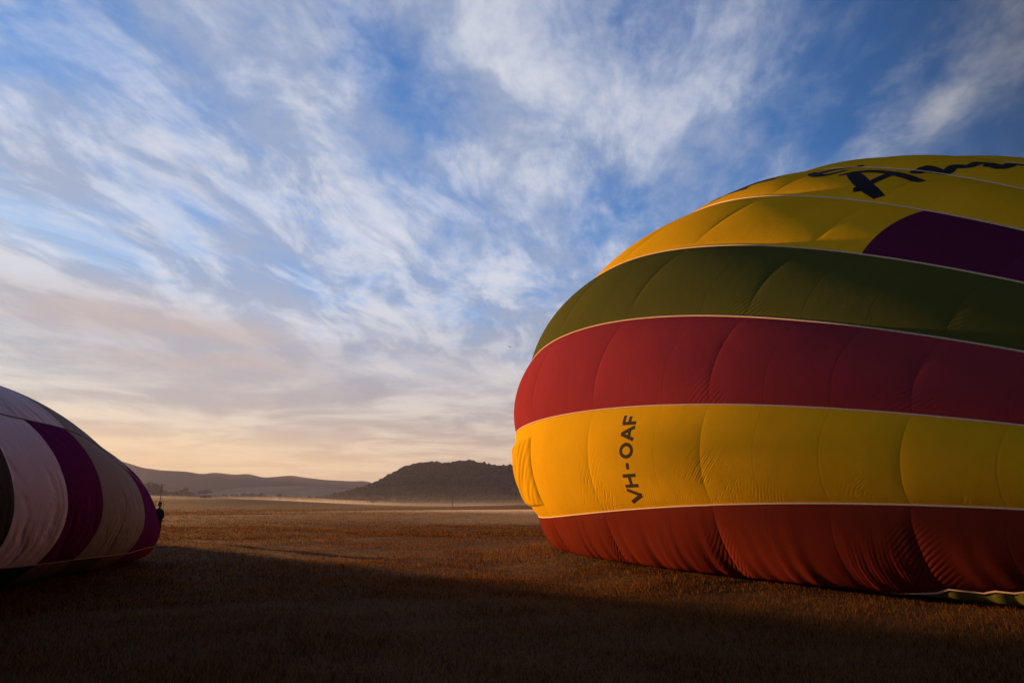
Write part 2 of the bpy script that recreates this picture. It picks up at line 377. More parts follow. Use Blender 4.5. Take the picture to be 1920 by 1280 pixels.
# ------------------------------------------------------------------ air: haze and low mist
def volume_mat(name, dens, col, aniso=0.2):
    m, t, out = new_mat(name)
    v = t.node('ShaderNodeVolumePrincipled'); v.inputs['Color'].default_value = (*col, 1)
    v.inputs['Density'].default_value = dens; v.inputs['Anisotropy'].default_value = aniso
    t.l.new(v.outputs[0], out.inputs['Volume']); return m
V, Fq = box(-4800, 4800, -4800, 4800, -4.0, 168)
o = mesh_np('haze', V, Fq, volume_mat('haze_air', 0.00017, (0.44, 0.50, 0.80), 0.2), smooth=False)
tag(o, 'thin morning haze filling the air over the field and hills', 'haze', kind='stuff')
def mist(loc, size, dens, label, rz=0.0):
    bm = bmesh.new(); bmesh.ops.create_icosphere(bm, subdivisions=4, radius=1.0)
    for v in bm.verts:
        n = mnoise.fractal(v.co*2.2+Vector(loc)*0.01, 1.0, 2.0, 4)
        k = 1+0.22*n
        rho = min(1.0, math.hypot(v.co.x, v.co.y)); hz = (1-rho*rho)**1.6*(1+0.35*n)+0.004
        v.co.z = math.copysign(hz, v.co.z); v.co.x *= k; v.co.y *= k
    me = bpy.data.meshes.new('ground_mist'); bm.to_mesh(me); bm.free()
    for pl in me.polygons: pl.use_smooth = True
    o = bpy.data.objects.new('ground_mist', me); COL.objects.link(o)
    o.location = loc; o.scale = size; o.rotation_euler = (0, 0, rz)
    me.materials.append(volume_mat('ground_mist', dens, (0.96, 0.92, 0.90), 0.3))
    tag(o, label, 'mist', kind='stuff')
mist((80, 128, 0.02), (125, 108, 0.65), 0.0130, 'low pink ground mist lying over the field before the wooded hill')
for hz_, dn_, lb_ in ((1.9, 0.00035, 'lowest thin layer of mist before the foot of the wooded hill'), (3.2, 0.00018, 'middle thin layer of mist before the foot of the wooded hill'),
                      (5.5, 0.00010, 'upper thin layer of mist before the foot of the wooded hill'), (9.5, 0.00006, 'faint high layer of mist before the foot of the wooded hill')):
    mist((10, 400, 0.0), (300+hz_*6, 210+hz_*8, hz_), dn_, lb_)
mist((-330, 700, 1.0), (320, 110, 7.5), 0.0030, 'glowing mist bank behind the low rise at the foot of the tree line')

# ------------------------------------------------------------------ the big balloon envelope
BIG = [1328.9323, 6.9265, 29.9298, 5.6654, -1.4383, -0.1064, 14.6184, 1.1227, 0.0352, 0.3186, 0.8705, 0.0246, -0.0946, -0.6652, 0.0304, -0.1034, 0.0, 0.1522, 0.1362, 0.1164, 0.0872, 0.052, 0.0321, 0.0282, 0.1017, 0.0915, 0.0362, -0.0266, -0.0602, -0.0812, -0.0009, -0.0665, -0.0188, 0.0891, 0.1253, 0.1425, 0.166, 0.0328, 0.0019, 0.0114, -0.0374, -0.0416, 0.0031, 0.0092, 0.0113]
NG = 20                                     # gores round the envelope
KT = [0, 4, 8, 12, 16, 20, 24]
tt = np.linspace(0, 30, 400)
kt = np.interp(tt, KT, BIG[17:24])
def cumtrap(f): return np.concatenate([[0], np.cumsum((f[1:]+f[:-1])/2*np.diff(tt))])
th = np.pi/2-cumtrap(kt); RR = cumtrap(np.sin(th)); XX = cumtrap(np.cos(th))
yaw, ap = BIG[4], BIG[5]
AX = np.array([math.cos(yaw)*math.cos(ap), math.sin(yaw)*math.cos(ap), math.sin(ap)])
HX = np.array([math.sin(yaw), -math.cos(yaw), 0.0]); VX = np.cross(HX, AX); VX /= np.linalg.norm(VX); VX *= np.sign(VX[2])
K_CROWN, K_MOUTH = -12.95, 12.6
def tape_phi(i, t):
    """angle round the axis of load tape i (0 near the top, growing downwards on the camera's side)"""
    t = np.asarray(t, float)
    def fit(j):
        s = (t-(BIG[6]+5*BIG[7]))/8
        s = np.clip(s, -1.1, 1.3)
        low = 0.0
        if j == 6: low = -0.11*np.clip((BIG[6]+9.1*BIG[7]-t)/1.6, 0, 1)
        return low+BIG[8]+BIG[9]*(4-j)+BIG[24+j]+BIG[31+j]*s+BIG[38+j]*s*s
    turn = math.floor(i/NG); j = i-turn*NG
    if j <= 6: p = fit(j)
    else:
        a, b = fit(6), fit(0)-2*np.pi
        p = a+(b-a)*(j-6)/(NG-6)
    return p-2*np.pi*turn
PINCH = {-1: 0.05, 0: 0.06, 1: 0.055, 2: 0.045, 3: 0.034, 4: 0.032, 5: 0.10, 6: 0.10}
def big_surf(k, g, u, off=0.0, bulge=None):
    """point of the envelope: k along the seams (crown to mouth), u across gore g (0 at its upper tape)"""
    k, u = np.broadcast_arrays(np.asarray(k, float), np.asarray(u, float))
    t = np.maximum(BIG[6]+BIG[7]*k, 0.02)
    ph = tape_phi(g, t)*(1-u)+tape_phi(g+1, t)*u
    x = np.interp(t, tt, XX); r = np.interp(t, tt, RR); r0 = r
    r = r*(1+BIG[14]*np.cos(2*ph)+BIG[15]*np.sin(2*ph))
    w = np.sin(np.pi*np.clip(u, 0, 1))
    bulge = {0: 0.13, 1: 0.10, 2: 0.16, 3: 0.15, 4: 0.13}.get(g, 0.13)
    r = r+bulge*np.power(w, 0.75)*np.minimum(r0/4, 1)
    tight = np.abs(np.sin(np.pi*k/3))
    pin = PINCH.get(g, 0.06)
    r = r+pin*(np.power(tight, 0.55)-0.6)*w*np.minimum(r0/4, 1)
    small = np.abs(k-np.round(k))
    r = r-0.0006*np.exp(-small/0.05)*w*np.minimum(r0/4, 1)
    r = r+off
    X = x-8
    P = (np.array(BIG[1:4])+x[..., None]*AX+(r*np.cos(ph)+BIG[12]*X*X/100)[..., None]*HX+(BIG[10]*r*np.sin(ph)+BIG[13]*X*X/100)[..., None]*VX)
    z = P[..., 2]; e = 0.10; z0 = 0.31
    P[..., 2] = z0+(z-z0+np.sqrt((z-z0)**2+e*e))/2
    # slack cloth gathers in lumps where the envelope meets the ground
    lump = np.exp(-np.clip(P[..., 2]-0.33, 0, 9)/0.28)*np.clip(np.cos(ph), 0, 1)
    n1 = np.sin(k*5.3+1.1*np.sin(k*2.1+ph*3))+0.7*np.sin(k*11.7+2*np.sin(k*3.3)+ph*5)+0.5*np.sin(k*23+ph*9)
    P += (lump*0.055*n1)[..., None]*HX
    P[..., 2] += lump*0.03*(n1+1)*np.clip((P[..., 2]-0.28)/0.15, 0, 1)
    return P
YEL = (0.74, 0.43, 0.012); GRN = (0.088, 0.097, 0.023); PLUM = (0.29, 0.038, 0.052); MAR = (0.16, 0.025, 0.014); PUR = (0.10, 0.014, 0.055); OLI = (0.10, 0.105, 0.022)
M = {'yellow': fabric('yellow_cloth', YEL), 'yellow_low': fabric('yellow_cloth_slack', YEL, 'diag'), 'green': fabric('green_cloth', GRN),
     'plum': fabric('plum_cloth', PLUM), 'maroon': fabric('maroon_cloth', MAR, 'drop'), 'purple': fabric('purple_cloth', PUR), 'olive': fabric('olive_cloth', OLI)}
m_tape = plain('load_tape_webbing', (0.62, 0.46, 0.33), 0.8, 0.12, 30)
m_ink = plain('black_print', (0.007, 0.007, 0.010), 0.9, 0.2, 3)
m_ink2 = plain('brown_black_print', (0.018, 0.010, 0.007), 0.9, 0.2, 3)
def patch(name, kr, g, ur, nk, nu, mat, parent, off=0.0, surf=big_surf, flip=False):
    kk = np.linspace(*kr, nk); uu = np.linspace(*ur, nu)
    K, U = np.meshgrid(kk, uu, indexing='ij')
    P = surf(K, g, U, off)
    return mesh_np(name, P.reshape(-1, 3), grid_faces(nk, nu, flip), mat, parent, attrs={'pan_k': K, 'pan_u': U*0.999+g+40})
def gore_mat(g, k):
    g = g % NG
    if g == 1: return M['purple'] if k >= 7 else M['yellow']
    if g == 2: return M['green']
    if g == 3: return M['plum']
    if g == 4: return M['yellow_low']
    if g == 5: return M['maroon']
    if g == 6: return M['olive']
    if g in (0, 19, 18, 17): return M['yellow']
    return [M['green'], M['plum'], M['yellow'], M['maroon']][g % 4]
def build_big():
    root = empty('hot_air_balloon', (3.5, 14.0, 0.0))
    tag(root, 'large yellow, green and plum striped hot air balloon envelope lying half inflated on the grass', 'balloon', 'hot air balloon envelopes being inflated on the field')
    for g in range(NG):
        gg = g if g < 7 else g-NG                # -13..6
        if -2 <= gg <= 6:
            patch('crown_panel', (K_CROWN, -3), gg, (0, 1), 40, 14, gore_mat(gg, -5), root)
            for k in range(-3, 11):
                patch('fabric_panel', (k, k+1), gg, (0, 1), 17, 25, gore_mat(gg, k), root)
            patch('mouth_panel', (11, K_MOUTH), gg, (0, 1), 12, 14, gore_mat(gg, 11), root)
        else:
            patch('gore', (K_CROWN, K_MOUTH), gg, (0, 1), 70, 12, gore_mat(gg, 0), root)
    for i in range(NG):
        ii = i if i < 8 else i-NG
        kk = np.linspace(K_CROWN+0.3, K_MOUTH, 150)
        A = big_surf(kk, ii, 0.0, 0.012)
        if -2 <= ii <= 7:
            Vt, Ft = tube(A, 0.016, 8)
        else:
            Vt, Ft = tube(A[::3], 0.016, 6)
        mesh_np('load_tape', Vt, Ft, m_tape, root)
    # turning vent: a slack rectangular flap let into the lower yellow gore by the crown
    K, U = np.meshgrid(np.linspace(-4.2, 0.0, 60), np.linspace(0.15, 0.86, 60), indexing='ij')
    sx = (K+4.2)/4.2; sy = (U-0.15)/0.71
    rim = np.clip(np.minimum(np.minimum(sx/0.1, (1-sx)/0.45), np.minimum(sy, 1-sy)/0.10), 0, 1)
    rim = np.sqrt(1-(1-rim)**2)
    fold = np.sin((K*9+U*30)+2.2*np.sin(K*3+U*5))*0.5+0.5*np.sin(K*17+U*46+1.3*np.sin(U*11))
    P = big_surf(K, 4, U, 0.006+0.08*rim+0.028*fold*rim)
    v = mesh_np('turning_vent', P.reshape(-1, 3), grid_faces(60, 60), fabric('vent_cloth', YEL, 'diag', amt=1.3), root, attrs={'pan_k': K*0.9+0.33, 'pan_u': U+44})
    v['label'] = 'slack wrinkled rectangular yellow vent flap'
    # printed lettering: strokes laid on the cloth, in (k, u) of one gore
    def strokes(name, mat, lst, off):
        Vs, Fs, n = [], [], 0
        for g, pts, w in lst:
            pts = np.array(pts, float); s = np.concatenate([[0], np.cumsum(np.hypot(*(np.diff(pts, axis=0)*np.array([1.12, 2.2])).T))])
            m = max(6, int(s[-1]/0.05)); q = np.linspace(0, s[-1], m)
            c = np.stack([np.interp(q, s, pts[:, 0]), np.interp(q, s, pts[:, 1])], 1)
            if len(pts) > 3:
                for _ in range(4): c[1:-1] = (c[:-2]+2*c[1:-1]+c[2:])/4
            ms = c*np.array([1.12, 2.2]); T = np.gradient(ms, axis=0); T /= np.linalg.norm(T, axis=1)[:, None]+1e-9
            Nn = np.stack([-T[:, 1], T[:, 0]], 1)
            w0 = np.interp(q/s[-1], np.linspace(0, 1, len(w)), w) if isinstance(w, (list, tuple)) else np.full(m, w)
            for a in (-1, -0.5, 0, 0.5, 1):
                e = (ms+Nn*(w0*a/2)[:, None])/np.array([1.12, 2.2])
                gi = np.floor(e[:, 1]); P = np.zeros((m, 3))
                for gv in np.unique(gi):
                    sel = gi == gv; P[sel] = big_surf(e[sel, 0], int(gv)+g, e[sel, 1]-gv, off)
                Vs.append(P)
            Fs.append(np.stack([grid_faces(5, m)], 0)[0]+n); n += 5*m; off += 0.0003
        return mesh_np(name, np.concatenate(Vs), np.concatenate(Fs), mat, root)
    B = [4.455, 4.10]                               # letter foot and top along k
    def L(u0, u1, segs):                           # letter box: a across the letter (reading upwards), b from foot to top
        return [(4, [(B[0]+(B[1]-B[0])*b, u0+(u1-u0)*a) for a, b in s], 0.072) for s in segs]
    O = [(0.5+0.5*math.cos(a), 0.5+0.5*math.sin(a)) for a in np.linspace(0, 2*math.pi, 28)]
    reg = [L(0.925, 0.80, [[(0, 1), (0.5, 0.02)], [(0.5, 0.02), (1, 1)]]), L(0.765, 0.665, [[(0, 0), (0, 1)], [(1, 0), (1, 1)], [(0, 0.5), (1, 0.5)]]),
           L(0.605, 0.545, [[(0, 0.48), (1, 0.48)]]), L(0.49, 0.365, [O]),
           L(0.325, 0.205, [[(0, 0), (0.5, 0.97)], [(0.5, 0.97), (1, 0)], [(0.2, 0.34), (0.8, 0.34)]]), L(0.165, 0.085, [[(0, 0), (0, 1)], [(0, 0.96), (1, 0.96)], [(0, 0.5), (0.85, 0.5)]])]
    for part in reg: strokes('printed_letter', m_ink2, part, 0.006)
    scr = [(0, [(4.40, 0.42), (4.79, 0.54), (5.18, 0.67), (5.45, 0.755), (5.72, 0.83), (5.94, 0.90)], [0.26, 0.34, 0.36, 0.36, 0.34, 0.26]),
           (0, [(5.22, 0.83), (5.33, 0.79), (5.42, 0.74)], [0.22, 0.3, 0.2]),
           (0, [(4.25, 0.53), (4.42, 0.42), (4.61, 0.335), (4.79, 0.30), (5.11, 0.30), (5.47, 0.32), (5.76, 0.355), (6.01, 0.39), (6.22, 0.435)], [0.10, 0.26, 0.28, 0.28, 0.28, 0.3, 0.28, 0.26, 0.18]),
           (0, [(5.36, 0.68), (5.36, 0.52), (5.33, 0.37), (5.29, 0.24)], [0.2, 0.24, 0.24, 0.14]),
           (0, [(5.66, 0.20), (5.40, 0.02), (5.33, -0.09), (5.58, -0.06), (5.87, -0.01), (5.99, -0.04), (5.90, -0.13), (5.82, -0.23), (5.94, -0.255), (6.12, -0.27), (6.07, -0.37), (5.98, -0.48), (6.20, -0.48), (6.46, -0.42), (6.68, -0.36), (6.66, -0.48), (6.50, -0.64), (6.75, -0.66), (7.0, -0.62)], [0.2, 0.34, 0.36, 0.32, 0.32, 0.3, 0.26, 0.26, 0.28, 0.28, 0.26, 0.26, 0.3, 0.32, 0.3, 0.26, 0.26, 0.28, 0.26]),
           (0, [(6.30, -0.35), (6.52, -0.38), (6.70, -0.36)], [0.14, 0.2, 0.2]),
           (0, [(2.91, 0.36), (3.27, 0.46), (3.60, 0.53), (3.85, 0.51), (3.98, 0.42), (3.95, 0.30)], [0.2, 0.26, 0.26, 0.2, 0.2, 0.16]),
           (0, [(3.35, 0.46), (3.40, 0.33), (3.42, 0.21), (3.50, 0.08), (3.50, -0.06)], [0.36, 0.4, 0.36, 0.3, 0.26]),
           (0, [(-0.41, 0.80), (-0.1, 0.72), (0.6, 0.735), (1.39, 0.735)], [0.1, 0.18, 0.2, 0.18]),
           (0, [(0.80, 0.74), (1.11, 0.61), (1.5, 0.55), (2.01, 0.54)], [0.2, 0.36, 0.32, 0.16])]
    for a, b in ((0, 4), (4, 6), (6, 8), (8, 10)): strokes('brush_lettering', m_ink, scr[a:b], 0.008)
build_big()

# ------------------------------------------------------------------ the left balloon envelope
LEFT = [-11.3398, 21.8425, -1.5795, 0.9039, 0.4408, 0.9187, 0.9572, 0.5797, -0.6571, 0.0395, -0.0348, 10.678, 9.1777, 7.9096, 4.8745, 7.942, 1.1147, 1.5269, 2.049, 2.7828, 3.3701, 3.5482, 3.7064, 3.9322, 0.1663, 1.5767, 2.0141, 2.3768, 2.9485, 3.0706, 3.7011, 4.6532, 0.1433, 0.0205, 0.0183, 0.0856]
SK = np.array([0, .6, 1.6, 3, 5, 7.5, 10.5, 14, 18.])
def spl(vals, s):
    k = np.sqrt(SK); x = np.sqrt(np.clip(s, 0, 18)); mm = np.gradient(vals, k)
    i = np.clip(np.searchsorted(k, x)-1, 0, len(k)-2); h = k[i+1]-k[i]; u = (x-k[i])/h
    return (2*u**3-3*u**2+1)*vals[i]+(u**3-2*u**2+u)*h*mm[i]+(-2*u**3+3*u**2)*vals[i+1]+(u**3-u**2)*h*mm[i+1]
S_END = 25.0
G1 = (0.5797+0.6571)                          # one gore's angle
NGL = 5
def ltape(i, s):
    w = np.clip((s-7)/5, -1.4, 1.4)
    a = LEFT[7]+LEFT[9]*w+LEFT[34]*w*w; b = LEFT[8]+LEFT[10]*w+LEFT[35]*w*w
    turn = math.floor(i/NGL); j = i-turn*NGL
    if j == 0: p = a
    elif j == 1: p = b
    else: p = b+(a-2*np.pi-b)*(j-1)/(NGL-1)
    return p-2*np.pi*turn
def left_surf(s, g, u, off=0.0):
    s, u = np.broadcast_arrays(np.asarray(s, float), np.asarray(u, float))
    ph = ltape(g, s)*(1-u)+ltape(g+1, s)*u
    taper = np.where(s > 18, np.sqrt(np.clip(1-((s-18)/7.6)**2*0.8, 0, 1)), 1.0)
    w = spl(np.concatenate([[0], LEFT[16:24]]), s)*taper
    H = spl(np.concatenate([[0], LEFT[24:32]]), s)*taper
    sw = np.sin(np.pi*np.clip(u, 0, 1))
    b = (0.07*np.power(sw, 0.7)-0.03*np.exp(-np.abs(s-5.55)/0.12)*sw)*np.minimum(s/3, 1)+off
    a = np.array([math.cos(LEFT[2]), math.sin(LEFT[2])]); h = np.array([-math.sin(LEFT[2]), math.cos(LEFT[2])])
    nz = LEFT[6]
    zc = nz+(LEFT[4]*(H+nz)-nz)*(1-np.exp(-s/2.))
    c = np.cos(ph); si = np.sin(ph); cc = np.sign(c)*np.abs(c)**LEFT[5]
    up = np.maximum(nz+H-zc, 1e-3)
    z = np.where(si > 0, zc+(up+b)*si, zc+(zc+.25)*si)
    e = 1-np.exp(-s/3); ss = s+LEFT[3]*si*e+LEFT[33]*cc*e
    bx = LEFT[32]*s*s/100; hw = (w+b)*cc+bx
    z = nz+(z-nz)*(1-np.exp(-s/.35))
    P = np.stack([LEFT[0]+ss*a[0]+hw*h[0], LEFT[1]+ss*a[1]+hw*h[1], z], -1)
    zz = P[..., 2]; P[..., 2] = .02+(zz-.02+np.sqrt((zz-.02)**2+.15**2))/2
    return P
def build_left():
    root = empty('hot_air_balloon', (-11.0, 14.0, 0.0))
    tag(root, 'lower purple, white and grey ringed hot air balloon envelope lying on its side', 'balloon', 'hot air balloon envelopes being inflated on the field')
    ml = {'white': fabric('white_cloth', (0.80, 0.74, 0.86), 'ring', 0.2), 'purple': fabric('violet_cloth', (0.15, 0.022, 0.13), 'ring', 0.2), 'grey': fabric('grey_cloth', (0.34, 0.335, 0.32), 'ring', 0.2),
          'dark': fabric('charcoal_cloth', (0.085, 0.080, 0.078), 'ring', 0.15), 'green': fabric('dark_green_cloth', (0.02, 0.06, 0.02), 'ring', 0.15), 'red': fabric('crimson_cloth', (0.30, 0.010, 0.020), 'ring', 0.35), 'brown': fabric('taupe_cloth', (0.17, 0.12, 0.10), 'ring', 0.15)}
    rings = [0.0, 1.3, 2.6, 3.8, 4.87, 6.4, 7.91, 9.18, 10.68, 12.2, 13.7, 15.2, 16.8, 18.4]
    def colour(g, s):
        if g == 0: return 'purple' if s < 4.8 else 'grey' if s < 7.8 else 'purple' if s < 9.1 else 'white' if s < 10.6 else 'dark' if s < 13 else 'purple'
        if g == -1: return 'purple' if s < 3.7 else 'grey' if s < 7.8 else 'white' if s < 12 else 'grey'
        if g == 1: return 'red' if s < 2.5 else 'purple' if s < 4.8 else 'brown' if s < 6.3 else 'dark' if s < 7.8 else 'brown' if s < 9.1 else 'green'
        return ['purple', 'grey', 'white'][int(s) % 3]
    for g in (-1, 0, 1):
        for a, b in zip(rings[:-1], rings[1:]):
            patch('fabric_panel', (max(a, 0.004), b), g, (0, 1), 18, 34, ml[colour(g, a)], root, surf=left_surf, flip=True)
        patch('mouth_panel', (rings[-1], S_END), g, (0, 1), 18, 24, ml['purple' if g else 'dark'], root, surf=left_surf, flip=True)
    for g in (2, 3):
        patch('gore', (0.004, S_END), g, (0, 1), 90, 24, ml['grey' if g == 2 else 'purple'], root, surf=left_surf, flip=True)
    ss_ = np.linspace(0.15, S_END-0.3, 140)
    for i in range(NGL):
        Vt, Ft = tube(left_surf(ss_, i, 0.0, 0.008), 0.012, 8)
        mesh_np('load_tape', Vt, Ft, plain('tape_webbing', (0.26, 0.22, 0.24), 0.8, 0.12, 30) if i == 0 else bpy.data.materials['tape_webbing'], root)
build_left()

# ------------------------------------------------------------------ grass
def build_grass():
    m, t, out = new_mat('dry_grass_blades')
    g = t.node('ShaderNodeNewGeometry'); co = g.outputs['Position']
    f = t.m('ADD', t.m('MULTIPLY', g.outputs['Random Per Island'], 0.7), t.m('MULTIPLY', t.noise(co, 0.5, 4, 0.6), 0.5))
    c = t.ramp(f, [(0.25, (0.030, 0.018, 0.006)), (0.5, (0.088, 0.040, 0.012)), (0.8, (0.27, 0.120, 0.028))])
    d = t.node('ShaderNodeBsdfDiffuse'); t.put(d.inputs[0], c); tr = t.node('ShaderNodeBsdfTranslucent'); t.put(tr.inputs[0], c)
    mx = t.node('ShaderNodeMixShader'); mx.inputs[0].default_value = 0.35
    t.l.new(d.outputs[0], mx.inputs[1]); t.l.new(tr.outputs[0], mx.inputs[2]); t.l.new(mx.outputs[0], out.inputs[0])
    Vs = []
    for n, d0, d1, h0, h1, w0, w1, pw in ((260000, 4.5, 17, .03, .10, .005, .010, 1.0), (330000, 13, 55, .04, .105, .012, .024, 1.1), (210000, 36, 160, .05, .11, .035, .07, 1.25), (130000, 110, 360, .07, .14, .12, .24, 1.1)):
        d = d0+(d1-d0)*rng.random(n)**pw; az = rng.uniform(-1.0, 1.0, n)*R(52)
        x = d*np.sin(az); y = d*np.cos(az)
        # patchy growth
        pn = np.sin(x*1.7+2*np.sin(y*0.9))*np.sin(y*2.1+1.5*np.sin(x*0.8))+0.6*np.sin(x*0.45+1)*np.sin(y*0.6)
        pn = pn+0.8*np.sin(x*0.21+2.0*np.sin(y*0.13))*np.sin(y*0.27+1.0)
        keep = rng.random(n) < 0.86+0.14*np.clip(pn, -1, 1)
        x, y, pn = x[keep], y[keep], pn[keep]; k = len(x)
        h = rng.uniform(h0, h1, k)*(1+0.28*np.clip(pn, -1, 1))*np.where(rng.random(k) < 0.03, 1.9, 1.0); w = rng.uniform(w0, w1, k); a = rng.uniform(0, np.pi, k)
        lean = rng.normal(0, 0.45, (k, 2))*h[:, None]
        z = terrain(x, y)-0.01
        dx, dy = np.cos(a)*w/2, np.sin(a)*w/2
        Vs.append(np.stack([np.stack([x-dx, y-dy, z], 1), np.stack([x+dx, y+dy, z], 1), np.stack([x+lean[:, 0], y+lean[:, 1], z+h], 1)], 1).reshape(-1, 3))
    V = np.concatenate(Vs); Fq = np.arange(len(V)).reshape(-1, 3)
    o = mesh_np('dry_grass', V, Fq, m, smooth=False)
    tag(o, 'short dry brown grass covering the open field', 'grass', kind='stuff')
build_grass()

# ------------------------------------------------------------------ distant trees
m_leaf = plain('tree_leaves', (0.045, 0.044, 0.022), 0.95, 0.4, 0.6)
m_bark = plain('tree_bark', (0.07, 0.055, 0.042), 0.95, 0.3, 4)
def make_tree(name, h, w, lobes, nleaf, seed, label, group=None, lean=0.0, gap=0.35):
    r = np.random.default_rng(seed)
    root = empty(name); tag(root, label, 'tree', group)
    top = np.array([lean*h, 0, h*0.62])
    parts = [tube([(0, 0, -0.4), (lean*h*0.3, 0, h*0.3), top], [w*0.05, w*0.04, w*0.02], 6, False)]
    cs = []
    for q in range(lobes):
        a = r.uniform(0, 2*np.pi); rad = w*0.32*math.sqrt(r.random())
        c = np.array([lean*h+rad*math.cos(a), rad*math.sin(a), h*r.uniform(gap+0.08, 0.9)]); cs.append((c, w*r.uniform(0.16, 0.30)))
        parts.append(tube([top*0.75, top*0.4+c*0.6, c], [w*0.022, w*0.016, w*0.008], 5, False))
    V, Fq = join(parts); mesh_np('trunk', V, Fq, m_bark, root)
    P, D = [], []
    for k in range(nleaf):
        c, s = cs[r.integers(len(cs))]; v = r.normal(0, 1, 3); v /= np.linalg.norm(v); v *= s*r.random()**0.4*np.array([1.15, 1.15, 0.8]); P.append(c+v)
    P = np.array(P); n = len(P); A = r.normal(0, 1, (n, 3)); A /= np.linalg.norm(A, axis=1)[:, None]; B = np.cross(A, r.normal(0, 1, (n, 3))); B /= np.linalg.norm(B, axis=1)[:, None]
    sz = w*r.uniform(0.035, 0.075, (n, 1))
    V = np.stack([P-A*sz, P+B*sz, P+A*sz, P-B*sz], 1).reshape(-1, 3)
    mesh_np('crown', V, np.arange(4*n).reshape(-1, 4), m_leaf, root, smooth=False)
    return root
def copy_tree(o, loc, rz, s, label=None, group=None):
    c = o.copy(); COL.objects.link(c); c.location = loc; c.rotation_euler = (0, 0, rz); c.scale = (s*random.uniform(.85, 1.25), s*random.uniform(.85, 1.25), s)
    if label: c['label'] = label
    if group: c['group'] = group
    for ch in list(o.children):
        k = ch.copy(); COL.objects.link(k); k.parent = c; k.matrix_parent_inverse = ch.matrix_parent_inverse
    return c
def spot(px, D):
    x = (px-960)/F0*D*0.975; return (x, D, float(terrain(x, D)))
GL = 'hazy trees along the misty far edge of the field'
protos = [make_tree('broadleaf_tree', 10, 9, 9, 620, 11, 'hazy rounded tree standing in the misty tree line beyond the field', GL),
          make_tree('broadleaf_tree', 10, 12, 12, 760, 12, 'hazy broad spreading tree standing in the misty tree line beyond the field', GL),
          make_tree('broadleaf_tree', 10, 7, 7, 480, 13, 'hazy upright narrow tree standing in the misty tree line beyond the field', GL, gap=0.2)]
used = [False]*3
def plant(px, D, h, kind, label=None, group=GL):
    loc = spot(px, D); s = h/10
    if not used[kind] and group == GL:
        o = protos[kind]; used[kind] = True; o['label'] = label; o.location = loc; o.scale = (s, s, s); return o
    return copy_tree(protos[kind], loc, random.uniform(0, 6.28), s, label, group)
# (pixel column, distance, height, kind)
for px, D, h, kd in [(262, 820, 17, 1), (292, 840, 14, 1), (300, 835, 13, 0), (309, 850, 14, 1), (318, 845, 13, 0), (327, 855, 14, 1), (336, 860, 13, 0), (350, 850, 14, 0), (358, 880, 12, 1), (366, 885, 10, 0), (374, 890, 10, 1),
                     (392, 900, 11, 0), (402, 905, 10, 1), (411, 900, 10, 0), (420, 905, 11, 1), (432, 900, 10, 0), (442, 900, 11, 1), (452, 905, 10, 0), (462, 905, 12, 1), (472, 905, 14, 0), (495, 905, 10, 1), (508, 905, 9, 0), (522, 905, 13, 2),
                     (538, 905, 11, 0), (552, 905, 9, 1), (566, 905, 10, 0), (580, 905, 9, 1), (594, 905, 10, 0), (607, 905, 10, 1), (619, 900, 9, 0), (632, 895, 10, 1), (645, 890, 9, 0), (657, 880, 10, 1), (670, 760, 8, 1), (686, 740, 8, 0),
                     (700, 720, 8, 1), (716, 700, 7, 0), (738, 690, 7, 1), (778, 680, 7, 0), (806, 680, 6, 1), (830, 670, 6, 0)]:
    kind = ('rounded', 'broad', 'narrow')[kd]
    where = ('in the tall misty clump by the left balloon' if px < 322 else 'between the power pole and the low shed' if px < 376 else 'just right of the low shed' if px < 425
             else 'in the low misty line right of the shed' if px < 500 else 'in the faint line below the pale foothill' if px < 600 else 'where the tree line meets the wooded hill' if px < 665 else 'at the dark foot of the wooded hill')
    plant(px, D, h, kd, 'hazy %s tree %s' % (kind, where))
plant(282, 800, 21, 1, 'tall broad hazy tree at the balloon edge, highest of the misty tree line', 'notable trees in the misty tree line')
plant(380, 870, 17, 2, 'tall narrow hazy tree directly behind the low pale-roofed shed', 'notable trees in the misty tree line')
plant(484, 880, 13, 0, 'dark round topped hazy tree right of the shed, on the misty rise', 'notable trees in the misty tree line')
plant(700, 640, 6, 1, 'dark spreading tree low at the left foot of the wooded hill', 'notable trees in the misty tree line')
o = make_tree('leaning_tree', 19, 10, 5, 420, 21, 'leaning hazy tree with a tufted top between the power pole and the shed', 'notable trees in the misty tree line', lean=0.16, gap=0.55)
o.location = spot(339, 850)

# added row of trees, unseen left of the picture, to shade the foreground
shade = make_tree('added_shade_tree', 14, 12, 16, 2600, 31, 'leafy tree added out of view at the right end of the shading row beyond the left balloon', 'unseen trees added left of the field for shade', gap=0.05)
SE = np.array([math.cos(R(-SUN_AZ)), math.sin(R(-SUN_AZ))]); SL = np.array([math.sin(R(SUN_AZ)), math.cos(R(SUN_AZ))])
for q, (e, l, s_) in enumerate([(6.0, 92, 0.86), (-1.0, 88, 1.2), (-9, 95, 1.2), (-16, 90, 1.25), (-24, 96, 1.2), (-32, 92, 1.25), (2.0, 100, 1.05), (-12, 104, 1.2)]):
    p_ = SE*e+SL*l; loc = (p_[0], p_[1], float(terrain(*p_)))
    if q == 0: shade.location = loc
    else: copy_tree(shade, loc, q*1.7, s_, 'leafy tree added for shade in the row beyond the left balloon, outside the picture', 'unseen trees added left of the field for shade')

